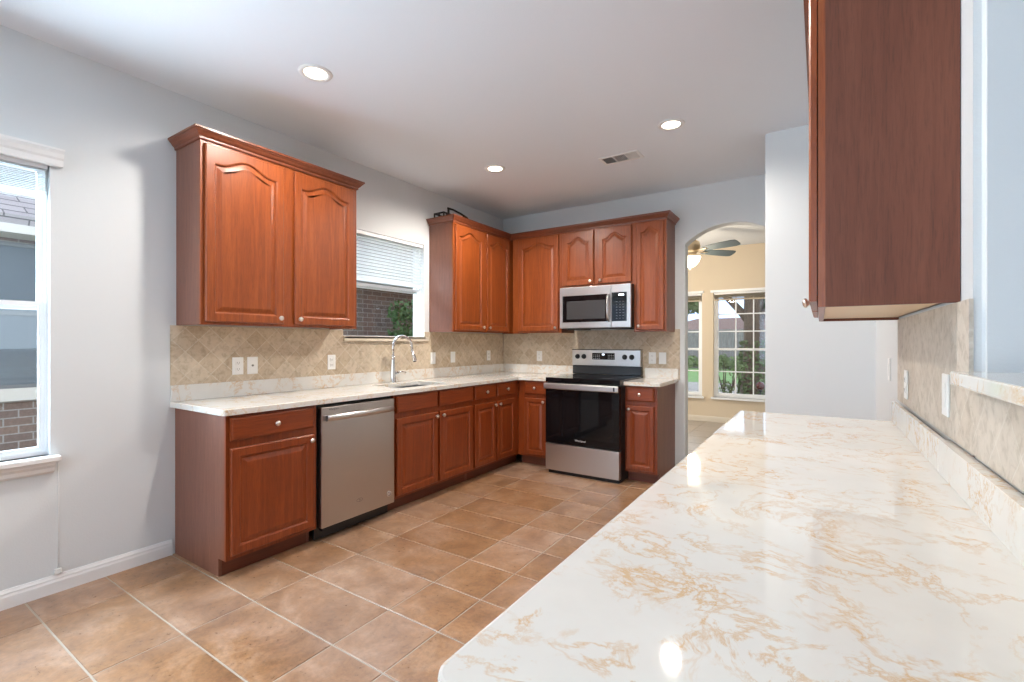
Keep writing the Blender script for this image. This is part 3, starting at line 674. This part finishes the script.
WLED = emit('white_display', (.8,.9,1), 1.6)
bm = NB(); box(bm, (.318, .6416, 1.134), (.346, .6424, 1.150)); obj('lit_readout', bm, WLED, ds)
bm = NB()
for i in range(4):
    for j in range(3): box(bm, (.218+i*.021, .6418, 1.097+j*.018), (.230+i*.021, .6424, 1.101+j*.018))
obj('touch_keys', bm, LTINK, ds)
bm = NB()
for i in range(4):
    for j in range(3): box(bm, (.383+i*.018, .6418, 1.097+j*.018), (.393+i*.018, .6424, 1.101+j*.018))
obj('touch_keys', bm, LTINK, ds)
for x in (.035, .110, .565, .640):
    bm = NB(); lathe(bm, [(0, 0), (.027, 0), (.027, .004), (.021, .006), (.019, .026), (.017, .029), (0, .029)], 22, Matrix.Rotation(R(90), 4, 'X')); kb = obj('control_knob', bm, BLACK, bgd, (x, .645, 1.118))
    bm = NB(); box(bm, (-.0035, -.034, -.018), (.0035, -.028, .018)); obj('grip', bm, BLACK, kb)

# ------------------------------------------------------------------ microwave
mw = thing('microwave_oven', 'stainless over-the-range microwave below the short wall cabinet', 'microwave', (-2.265, 4.400, 0))
bm = NB(); box(bm, (.002, .0, 1.412), (.755, .355, 1.832)); obj('body', bm, BLACK, mw)
bm = NB(); bbox_(bm, (0, -.035, 1.415), (.560, .0, 1.832), .004, 2); md = obj('door', bm, STEEL, mw)
bm = NB(); bbox_(bm, (.034, -.0368, 1.475), (.530, -.034, 1.745), .001); wn = obj('door_window', bm, GLOSSBLK, md)
bm = NB(); bbox_(bm, (.080, -.0376, 1.505), (.500, -.036, 1.690), .001); obj('mesh_screen', bm, mat('microwave_mesh', (.045,.045,.047), .25), wn)
bm = NB(); pts = [(.535, -.036, 1.48), (.535, -.062, 1.50)]+[(.535, -.066-.012*math.sin(math.pi*k/8), 1.52+.18*k/8) for k in range(9)]+[(.535, -.062, 1.72), (.535, -.036, 1.74)]
tube(bm, pts, .011, 10); obj('handle', bm, STEEL, md)
bm = NB(); bbox_(bm, (.561, -.035, 1.415), (.757, .0, 1.832), .004, 2); cp = obj('control_panel', bm, STEEL, mw)
bm = NB(); bbox_(bm, (.567, -.0368, 1.475), (.718, -.034, 1.755), .001); pn = obj('touch_panel', bm, GLOSSBLK, cp)
bm = NB(); box(bm, (.635, -.0376, 1.722), (.690, -.0368, 1.738)); obj('lit_readout', bm, WLED, pn)
bm = NB()
for i in range(3):
    for j in range(7): box(bm, (.610+i*.033, -.0373, 1.500+j*.027), (.624+i*.033, -.0368, 1.504+j*.027))
obj('touch_keys', bm, INK, pn)
bm = NB(); box(bm, (.06, .03, 1.402), (.20, .30, 1.413)); box(bm, (.52, .03, 1.404), (.68, .30, 1.413)); box(bm, (.02, -.02, 1.408), (.74, .05, 1.4145)); obj('vent_underside', bm, BLACK, mw)

# ------------------------------------------------------------------ outlets and switches
def plate(kind, label, loc, rz, group=None):
    nm = {'outlet': 'wall_outlet', 'switch': 'light_switch', 'jack': 'wall_jack'}[kind]
    t = thing(nm, label, {'outlet': 'outlet', 'switch': 'switch', 'jack': 'jack'}[kind], loc, rz, group)
    bm = NB(); bbox_(bm, (-.036, -.006, -.058), (.036, 0, .058), .003, 2); obj('cover_plate', bm, WHITE, t)
    if kind == 'outlet':
        for z in (-.021, .021):
            bm = NB(); bbox_(bm, (-.016, -.0085, z-.014), (.016, -.005, z+.014), .003, 2); s = obj('socket', bm, WHITE, t)
            bm = NB(); box(bm, (-.008, -.0090, z-.004), (-.0055, -.0084, z+.006)); box(bm, (.0055, -.0090, z-.004), (.008, -.0084, z+.006)); box(bm, (-.002, -.0090, z-.010), (.002, -.0084, z-.006)); obj('slots', bm, SLOT, s)
    elif kind == 'switch':
        bm = NB(); bbox_(bm, (-.017, -.0085, -.034), (.017, -.005, .034), .002); r_ = obj('rocker', bm, WHITE, t)
    else:
        bm = NB(); lathe(bm, [(0, .005), (.0075, .005), (.0065, .012), (0, .012)], 14, Matrix.Rotation(R(90), 4, 'X')); obj('coax_socket', bm, SLOT, t)
    return t
WLx = XW+.0102
plate('outlet', 'white double outlet under the left wall cabinet, leftmost on the backsplash', (WLx, 1.622, 1.113), L90)
plate('jack', 'white wall jack plate with one small dark socket beside the leftmost outlet', (WLx, 1.718, 1.113), L90)
plate('outlet', 'white outlet on the left backsplash between jack plate and faucet', (WLx, 2.339, 1.113), L90)
plate('switch', 'white switch on the left backsplash nearest right of the faucet', (WLx, 3.507, 1.113), L90)
plate('switch', 'white switch on the left backsplash, middle one right of the faucet', (WLx, 3.813, 1.115), L90)
plate('outlet', 'white outlet on the left backsplash close to the room corner', (WLx, 4.45, 1.118), L90)
plate('outlet', 'white outlet on the back wall between room corner and range', (-2.732, YB-.0102, 1.112), 0)
plate('outlet', 'white outlet on the back wall just right of the range', (-1.420, YB-.0102, 1.112), 0)
plate('switch', 'white switch on the back wall beside the outlet right of the range', (-1.318, YB-.0102, 1.112), 0)
plate('outlet', 'white outlet on right-hand backsplash, farther of the two beside the worktop', (TX-.0062, 2.46, 1.100), -L90)
plate('switch', 'white switch on right-hand backsplash, nearer of the two beside the worktop', (TX-.0062, 1.74, 1.125), -L90)
plate('switch', 'white switch seen edge-on on the right wall past the foreground worktop', (.30, 3.10, 1.13), -L90)

# ------------------------------------------------------------------ ceiling fittings
def can(loc, label, power=66):
    t = thing('recessed_ceiling_light', label, 'ceiling light', (loc[0], loc[1], H), 0)
    bm = NB(); lathe(bm, [(.060, -.001), (.064, -.006), (.088, -.004), (.090, 0), (.060, 0)], 32); obj('trim_ring', bm, TRIM, t)
    bm = NB(); lathe(bm, [(0, -.004), (.040, -.0045), (.058, -.003), (.062, -.001), (0, -.001)], 32); obj('lens', bm, LAMP, t)
    l = bpy.data.lights.new('downlight', 'SPOT'); l.energy = power; l.spot_size = R(164); l.spot_blend = .6; l.shadow_soft_size = .05; l.color = (1, .92, .83)
    q = bpy.data.objects.new('downlight', l); C.objects.link(q); q.parent = t; q.location = (0, 0, -.035); return t
can((-2.362, 1.602), 'lit recessed downlight nearest the camera, above the left wall cabinet')
can((-2.358, 3.333), 'lit recessed downlight above the sink side, near the room corner', 88)
can((-.864, 3.327), 'lit recessed downlight right of the ceiling vent', 48)
can((-.864, 1.602), 'lit recessed downlight above the foreground worktop edge, just above the picture', 45)
can((-2.362, -.9), 'added lit recessed downlight unseen behind the camera on the left side', 36)  # unseen lamp, added for more light
vt = thing('ceiling_vent', 'white slatted air vent set in the kitchen ceiling', 'vent', (-1.36, 3.70, H), R(0))
bm = NB(); hx, hy = .165, .085
for a, b in (((-hx, -hy), (hx, -hy+.022)), ((-hx, hy-.022), (hx, hy)), ((-hx, -hy+.022), (-hx+.022, hy-.022)), ((hx-.022, -hy+.022), (hx, hy-.022)), ((-.056, -hy+.022), (-.046, hy-.022)), ((.046, -hy+.022), (.056, hy-.022))): bbox_(bm, (a[0], a[1], -.006), (b[0], b[1], 0), .0015)
obj('frame', bm, TRIM, vt)
bm = NB(); box(bm, (-hx+.02, -hy+.02, -.0012), (hx-.02, hy-.02, -.0004)); obj('duct_opening', bm, mat('vent_dark', (.10,.10,.105), .7), vt)
bm = NB()
for cx_, (xa, xb), ang in ((0, (-hx+.022, -.056), 35), (1, (-.046, .046), 90), (2, (.056, hx-.022), 145)):
    n = 7
    for k in range(n):
        x = xa+(xb-xa)*(k+.5)/n; s = .0045*math.cos(R(ang))
        v = [bm.verts.new(p) for p in ((x-s-.0006, -hy+.022, -.001), (x+s-.0006, -hy+.022, -.0075), (x+s-.0006, hy-.022, -.0075), (x-s-.0006, hy-.022, -.001), (x-s+.0006, -hy+.022, -.001), (x+s+.0006, -hy+.022, -.0075), (x+s+.0006, hy-.022, -.0075), (x-s+.0006, hy-.022, -.001))]
        for f in ((0,1,2,3), (7,6,5,4), (0,4,5,1), (1,5,6,2), (2,6,7,3), (3,7,4,0)): bm.faces.new([v[i] for i in f])
obj('louvres', bm, TRIM, vt)
# fan in the living room
BR = mat('pale_brass', (.72,.58,.40), .3, 1)
fn = thing('ceiling_fan', 'five-blade ceiling fan with lit glass bowl seen through the arch', 'ceiling fan', (-1.42, 6.40, H-.0))
bm = NB(); lathe(bm, [(0, 0), (.075, 0), (.07, -.02), (.03, -.05), (.014, -.06), (.014, -.16), (.03, -.18), (0, -.18)][::-1], 20); obj('downrod', bm, BR, fn)
bm = NB(); lathe(bm, [(0, -.17), (.07, -.18), (.115, -.205), (.125, -.25), (.12, -.30), (.09, -.335), (.075, -.36), (.085, -.375), (.085, -.395), (0, -.395)][::-1], 28); obj('motor_housing', bm, BR, fn)
bm = NB(); lathe(bm, [(0, -.53), (.035, -.527), (.075, -.505), (.11, -.46), (.13, -.41), (.132, -.396), (0, -.394)], 28); bw = obj('light_bowl', bm, emit('lit_glass_bowl', (1, .88, .68), 2.6), fn)
bm = NB(); lathe(bm, [(0, -.555), (.008, -.55), (.012, -.54), (.006, -.53), (0, -.528)], 12); obj('finial', bm, BR, bw)
BL = mat('slate_blue_blades', (.085,.115,.135), .45)
for i, a in enumerate((-24, 48, 120, 192, 264)):
    bm = NB(); pr = [(.19, .045), (.28, .055), (.45, .066), (.60, .070), (.655, .060), (.67, .035)]
    tp = [(x, wv) for x, wv in pr]+[(x, -wv) for x, wv in pr[::-1]]
    A = [bm.verts.new((x, wv, -.003-wv*.34)) for x, wv in tp]; B = [bm.verts.new((x, wv, .003-wv*.34)) for x, wv in tp]
    bm.faces.new(A[::-1]); bm.faces.new(B)
    for k in range(len(A)): bm.faces.new((A[k], A[(k+1)%len(A)], B[(k+1)%len(A)], B[k]))
    bl = obj('blade', bm, BL, fn, (0, 0, -.318), (0, 0, R(a)))
    bm = NB(); bbox_(bm, (.09, -.012, -.008), (.20, .012, -.002), .002); bbox_(bm, (.185, -.03, -.010), (.25, .03, -.004), .002); obj('blade_iron', bm, BR, bl)
l = bpy.data.lights.new('fan_lamp', 'POINT'); l.energy = 30; l.shadow_soft_size = .12; l.color = (1, .82, .6); q = bpy.data.objects.new('fan_lamp', l); C.objects.link(q); q.location = (-1.42, 6.40, H-.62)

# ------------------------------------------------------------------ ironwork lying on the corner cabinets
IRON = mat('black_iron', (.015,.013,.012), .5, .6)
ir = thing('iron_plate_stand', 'black wrought iron stand lying on top of the corner wall cabinet', 'plate stand', (-3.12, 3.475, 2.4865))
bm = NB()
for z in (.006, .052): tube(bm, [(-.07, .0, z), (.05, .0, z), (.05, .13, z), (-.07, .13, z), (-.07, .0, z)], .009, 8)
for x, y in ((-.07, 0), (.05, 0), (.05, .13), (-.07, .13), (-.01, 0), (-.01, .13), (.05, .045), (.05, .09)): tube(bm, [(x, y, 0), (x, y, .055)], .008, 8)
obj('stand_base', bm, IRON, ir)
bm = NB(); tube(bm, [(.05, .07, .0), (.05, .07, .105)], .011, 8); tube(bm, [(.05, .06, .105), (.05, .14, .108), (.05, .26, .095), (.05, .36, .075), (.05, .39, .055), (.05, .395, .0)], .010, 8); tube(bm, [(.05, .30, .08), (.05, .31, .045), (.05, .37, .04), (.05, .385, .01)], .006, 8); obj('arched_bar', bm, IRON, ir)
pb = thing('wooden_board', 'flat dark wooden board resting on top of the corner wall cabinet', 'board', (-3.03, 3.93, 2.4865)); bm = NB(); bbox_(bm, (-.12, -.05, 0), (.065, .30, .018), .003); obj('board', bm, CROWN, pb)

# ------------------------------------------------------------------ outdoors: neighbouring house on the left
def brick(name, c1, c2, mo, axis='y'):
    m = mat(name, c1, .85); g = G(m); t = g.n('ShaderNodeTexCoord'); s = g.n('ShaderNodeSeparateXYZ'); c = g.n('ShaderNodeCombineXYZ')
    g.l(t.outputs['Object'], s.inputs[0]); g.l(s.outputs['Y' if axis == 'y' else 'X'], c.inputs[0]); g.l(s.outputs['Z'], c.inputs[1])
    br = g.n('ShaderNodeTexBrick'); br.inputs['Scale'].default_value = 1; br.inputs['Brick Width'].default_value = .205; br.inputs['Row Height'].default_value = .077; br.inputs['Mortar Size'].default_value = .006
    br.inputs['Color1'].default_value = (*c1, 1); br.inputs['Color2'].default_value = (*c2, 1); br.inputs['Mortar'].default_value = (*mo, 1); g.l(c.outputs[0], br.inputs['Vector'])
    g.color(g.mix(.5, br.outputs['Color'], g.mix(1., br.outputs['Color'], g.ramp(g.noise(t.outputs['Object'], 30, 4), [(.3, (.6,.6,.6)), (.7, (1.1,1.1,1.1))]), 'MULTIPLY'))); return m
BRICK = brick('house_brick', (.19,.115,.085), (.135,.09,.075), (.28,.235,.21))
nh = thing('neighbouring_house', 'brick neighbouring house with shingled roof seen through the left windows', 'house', (-6.5, 1.2, -.15))
bm = NB(); box(bm, (-6, -7, 0), (0, 9, 2.45)); obj('brick_wall', bm, BRICK, nh)
bm = NB()
box(bm, (-.02, -2.4, .86), (.06, .75, .98)); obj('brick_sill', bm, mat('stone_sill', (.50,.42,.36), .8), nh)
bm = NB(); box(bm, (.0, -2.35, .98), (.02, .70, 2.38)); f_ = obj('window', bm, mat('screened_window', (.075,.08,.09), .35), nh)
bm = NB()
for z in (.98, 1.68, 2.34): box(bm, (.018, -2.35, z), (.04, .70, z+.035))
for y in (-2.35, -.85, .665): box(bm, (.018, y, .98), (.04, y+.035, 2.38))
obj('window_frame', bm, mat('bronze_frame', (.13,.12,.115), .5), f_)
bm = NB(); box(bm, (-.1, -7.2, 2.42), (.36, 9.2, 2.60)); obj('fascia', bm, mat('beige_fascia', (.50,.43,.38), .6), nh)
SH = mat('roof_shingles', (.33,.27,.26), .9); g = G(SH); t_ = g.n('ShaderNodeTexCoord'); s_ = g.n('ShaderNodeSeparateXYZ'); c_ = g.n('ShaderNodeCombineXYZ'); g.l(t_.outputs['Object'], s_.inputs[0]); g.l(s_.outputs['Y'], c_.inputs[0]); g.l(s_.outputs['Z'], c_.inputs[1])
b_ = g.n('ShaderNodeTexBrick'); b_.inputs['Scale'].default_value = 1; b_.inputs['Brick Width'].default_value = .33; b_.inputs['Row Height'].default_value = .075; b_.inputs['Mortar Size'].default_value = .006; b_.inputs['Color1'].default_value = (.37,.31,.30,1); b_.inputs['Color2'].default_value = (.30,.25,.25,1); b_.inputs['Mortar'].default_value = (.10,.08,.08,1); g.l(c_.outputs[0], b_.inputs['Vector']); g.color(b_.outputs['Color'])
bm = NB(); v = [bm.verts.new(p) for p in ((.40, -7.3, 2.58), (.40, 9.3, 2.58), (-3.2, 9.3, 4.55), (-3.2, -7.3, 4.55), (.36, -7.3, 2.50), (.36, 9.3, 2.50), (-6.8, 9.3, 2.50), (-6.8, -7.3, 2.50))]
for f in ((0,1,2,3), (4,5,1,0), (2,1,5,6), (3,7,4,0), (3,2,6,7), (7,6,5,4)): bm.faces.new([v[i] for i in f])
obj('roof', bm, SH, nh)
# ground
def ground(name, a, b, c0, c1, sc=8):
    m = mat(name+'_material', c0, .9); g = G(m); f = g.noise(g.co(), sc, 8, .7); g.color(g.ramp(f, [(.3, c0), (.7, c1)])); bm = NB(); box(bm, a, b); return struct(name, bm, m)
ground('ground', (-60, -30, -.4), (60, 90, -.16), (.16,.17,.10), (.26,.25,.17))
ground('lawn', (-40, 17.5, -.17), (40, 27, -.13), (.10,.19,.05), (.18,.30,.09), 3)
ground('path', (-40, 13.0, -.17), (40, 17.4, -.125), (.27,.24,.22), (.36,.32,.29), 5)
# garden plants, built as leaf sprays on stems
LEAF = mat('green_leaves', (.06,.115,.03), .6); LEAFY = mat('yellow_green_leaves', (.13,.19,.05), .6); BARK = mat('tree_bark', (.13,.085,.06), .9); MOSS = mat('ivy_leaves', (.10,.15,.04), .7)
gb = G(BARK); f = gb.noise(gb.co((6,6,1)), 6, 8, .7); gb.color(gb.ramp(f, [(.3, (.07,.045,.032)), (.7, (.20,.13,.095))])); gb.bump(f, .6, .02)
random.seed(4)
def leaves(bm, c, rad, n, s, squash=1):
    for _ in range(n):
        d = Vector((random.gauss(0, 1), random.gauss(0, 1), random.gauss(0, 1))).normalized()*random.random()**.5
        p = Vector(c)+Vector((d.x*rad, d.y*rad, d.z*rad*squash)); u = Vector((random.gauss(0,1), random.gauss(0,1), random.gauss(0,1))).normalized(); v = u.orthogonal().normalized(); q = s*random.uniform(.6, 1.3)
        vs = [bm.verts.new(p+u*q), bm.verts.new(p+v*q*.45), bm.verts.new(p-u*q), bm.verts.new(p-v*q*.45)]; bm.faces.new(vs)
def plant(name, label, cat, loc, stems, crowns, lm, ls, group=None):
    t = thing(name, label, cat, loc, 0, group)
    if stems:
        bm = NB()
        for pts, r in stems: tube(bm, pts, r, 8)
        obj('trunk' if cat == 'tree' else 'stems', bm, BARK, t)
    bm = NB()
    for c, rad, n in crowns: leaves(bm, c, rad, n, ls, .8)
    obj('foliage', bm, lm, t, fix=False); return t
G0 = -.14
tx, ty = -1.21, 11.2
oak = plant('oak_tree', 'thick-trunked ivy-clad tree right outside the living room window', 'tree', (tx, ty, G0),
      [([(0, 0, -.1), (.0, 0, .5), (.03, 0, 1.2), (.02, 0, 2.0), (.03, 0, 3.2), (.1, 0, 4.5)], [.30, .23, .20, .19, .18, .14]),
       ([(.02, 0, 1.75), (-.25, .05, 2.1), (-.55, .1, 2.45), (-1.0, .2, 2.9)], [.10, .08, .07, .05]), ([(.05, 0, 1.9), (.35, -.05, 2.1), (.45, -.1, 2.6), (.9, 0, 3.3)], [.10, .09, .08, .06])],
      [((-.2, 0, 4.6), 2.0, 2600), ((-1.2, .2, 3.3), .9, 600), ((.9, .2, 3.9), 1.1, 700)], LEAF, .10)
bm = NB()
for k in range(900):
    a = random.uniform(0, 6.28); z = random.random()**1.3*1.45; rr_ = .27-.05*z+random.uniform(0, .05); p = Vector((rr_*math.cos(a), rr_*math.sin(a), z)); u = Vector((random.gauss(0,1), random.gauss(0,1), random.gauss(0,1))).normalized(); v_ = u.orthogonal()
    bm.faces.new([bm.verts.new(p+u*.04), bm.verts.new(p+v_.normalized()*.025), bm.verts.new(p-u*.04), bm.verts.new(p-v_.normalized()*.025)])
obj('climbing_ivy', bm, MOSS, oak, fix=False)
def shrub(x, y, label, h=1.15, n=7, lm=LEAFY, ls=.035, nl=60):
    st = []; cr = []
    for i in range(n):
        a = random.uniform(0, 6.28); r1 = random.uniform(.1, .32); e = (r1*math.cos(a), r1*math.sin(a), h*random.uniform(.75, 1)); m_ = (e[0]*.35+random.uniform(-.04,.04), e[1]*.35, e[2]*.5)
        st.append(([(0, 0, 0), m_, e], [.018, .012, .006])); cr.append((e, .14, nl)); cr.append(((m_[0], m_[1], m_[2]+.1), .10, nl//3))
    plant('garden_shrub', label, 'shrub', (x, y, G0), st, cr, lm, ls)
shrub(-1.42, 9.35, 'bare-stemmed shrub left of the tree trunk outside the living room window')
shrub(-.62, 9.9, 'low shrub right of the tree trunk outside the living room window', h=.8)
shrub(-3.6, 14.6, 'yellow-green shrub on the path seen through the narrow-looking window', h=.8, nl=100, ls=.05)
gz = thing('gazing_ball', 'shiny dark red ball on a stake outside the living room window', 'garden ornament', (-.865, 9.1, G0))
bm = NB(); lathe(bm, [(.075*math.sin(math.pi*k/14), .66-.075*math.cos(math.pi*k/14)) for k in range(15)], 24); obj('ball', bm, mat('red_glass', (.10,.006,.004), .06, .3, spec=.6), gz)
bm = NB(); tube(bm, [(0, 0, 0), (0, 0, .59)], .008, 8); lathe(bm, [(0, .56), (.03, .565), (.035, .595), (0, .6)], 16); obj('stake', bm, IRON, gz)
# fence, hedge, trees and houses beyond
FN = mat('weathered_fence', (.30,.28,.27), .9); gf = G(FN); f = gf.noise(gf.co((7, 1, .6)), 3, 4, .6); gf.color(gf.ramp(f, [(.3, (.16,.145,.14)), (.7, (.30,.28,.27))]))
fe = thing('wooden_fence', 'weathered grey board fence behind the lawn beyond the living room', 'fence', (-8, 27.5, G0))
bm = NB(); x = -14.
while x < 22: box(bm, (x, 0, 0), (x+.14, .02, 2.1+.03*random.random())); x += .15
obj('boards', bm, FN, fe)
bm = NB(); box(bm, (-14, .02, .3), (22, .06, .4)); box(bm, (-14, .02, 1.7), (22, .06, 1.8)); obj('rails', bm, FN, fe)
for i, (x, y, z, r, lab) in enumerate(((-14.5, 31, 3.6, 2.2, 'leafy green tree over the fence behind the arch jamb'), (-8.2, 33, 4.8, 2.0, 'leafy green tree over the fence left of the thick trunk'), (-1.2, 34, 4.2, 2.2, 'leafy green tree over the fence right of the thick trunk'))):
    plant('distant_tree', lab, 'tree', (x, y, G0), [([(0, 0, 0), (.1, 0, z*.5), (0, 0, z)], [.22, .18, .1])], [((0, 0, z), r, 2600), ((r*.7, 0, z-.5), r*.6, 900), ((-r*.7, .3, z-.3), r*.6, 900)], LEAF if i != 1 else LEAFY, .20)
plant('hedge', 'low hedge growing at the foot of the grey fence', 'hedge', (-6, 26.8, G0), [], [((x*.8, 0, .35), .5, 240) for x in range(-12, 20)], LEAFY, .10)
dh_ = thing('distant_house', 'far house with reddish roof over the fence behind the living room', 'house', (-7.5, 44, G0))
bm = NB(); box(bm, (-6, 0, 0), (7, 8, 2.4)); obj('wall', bm, brick('distant_brick', (.42,.24,.20), (.36,.22,.19), (.45,.40,.36), 'x'), dh_)
bm = NB(); v = [bm.verts.new(p) for p in ((-6.6, -.6, 2.3), (7.6, -.6, 2.3), (7.6, 8.6, 2.3), (-6.6, 8.6, 2.3), (-2.5, 4, 3.7), (3.5, 4, 3.7))]
for f in ((0,1,5,4), (1,2,5), (2,3,4,5), (3,0,4), (3,2,1,0)): bm.faces.new([v[i] for i in f])
obj('roof', bm, mat('red_roof', (.17,.10,.085), .9), dh_)
plant('garden_shrub', 'green shrub by the brick neighbouring house seen through the sink window', 'shrub', (-5.95, 5.72, G0), [([(0, 0, 0), (.02, .02, 1.1), (0, .05, 2.0)], [.03, .02, .01])], [((0, 0, 1.9), .30, 300), ((0, .05, 1.5), .34, 340), ((0, 0, 1.0), .36, 300)], LEAF, .05)
# ------------------------------------------------------------------ groups of repeats
GR = {'wall_cabinet': 'cherry-stained wall cabinets', 'base_cabinet': 'cherry-stained base cabinets', 'wall_outlet': 'white wall outlets', 'light_switch': 'white light switches',
      'recessed_ceiling_light': 'recessed ceiling downlights', 'window_blind': 'window blinds', 'crown_moulding': 'cabinet crown mouldings', 'distant_tree': 'trees over the fence', 'garden_shrub': 'garden shrubs', 'worktop': 'quartz worktops'}
for o in bpy.data.objects:
    k = o.name.split('.')[0]
    if o.parent is None and k in GR and 'label' in o: o['group'] = GR[k]
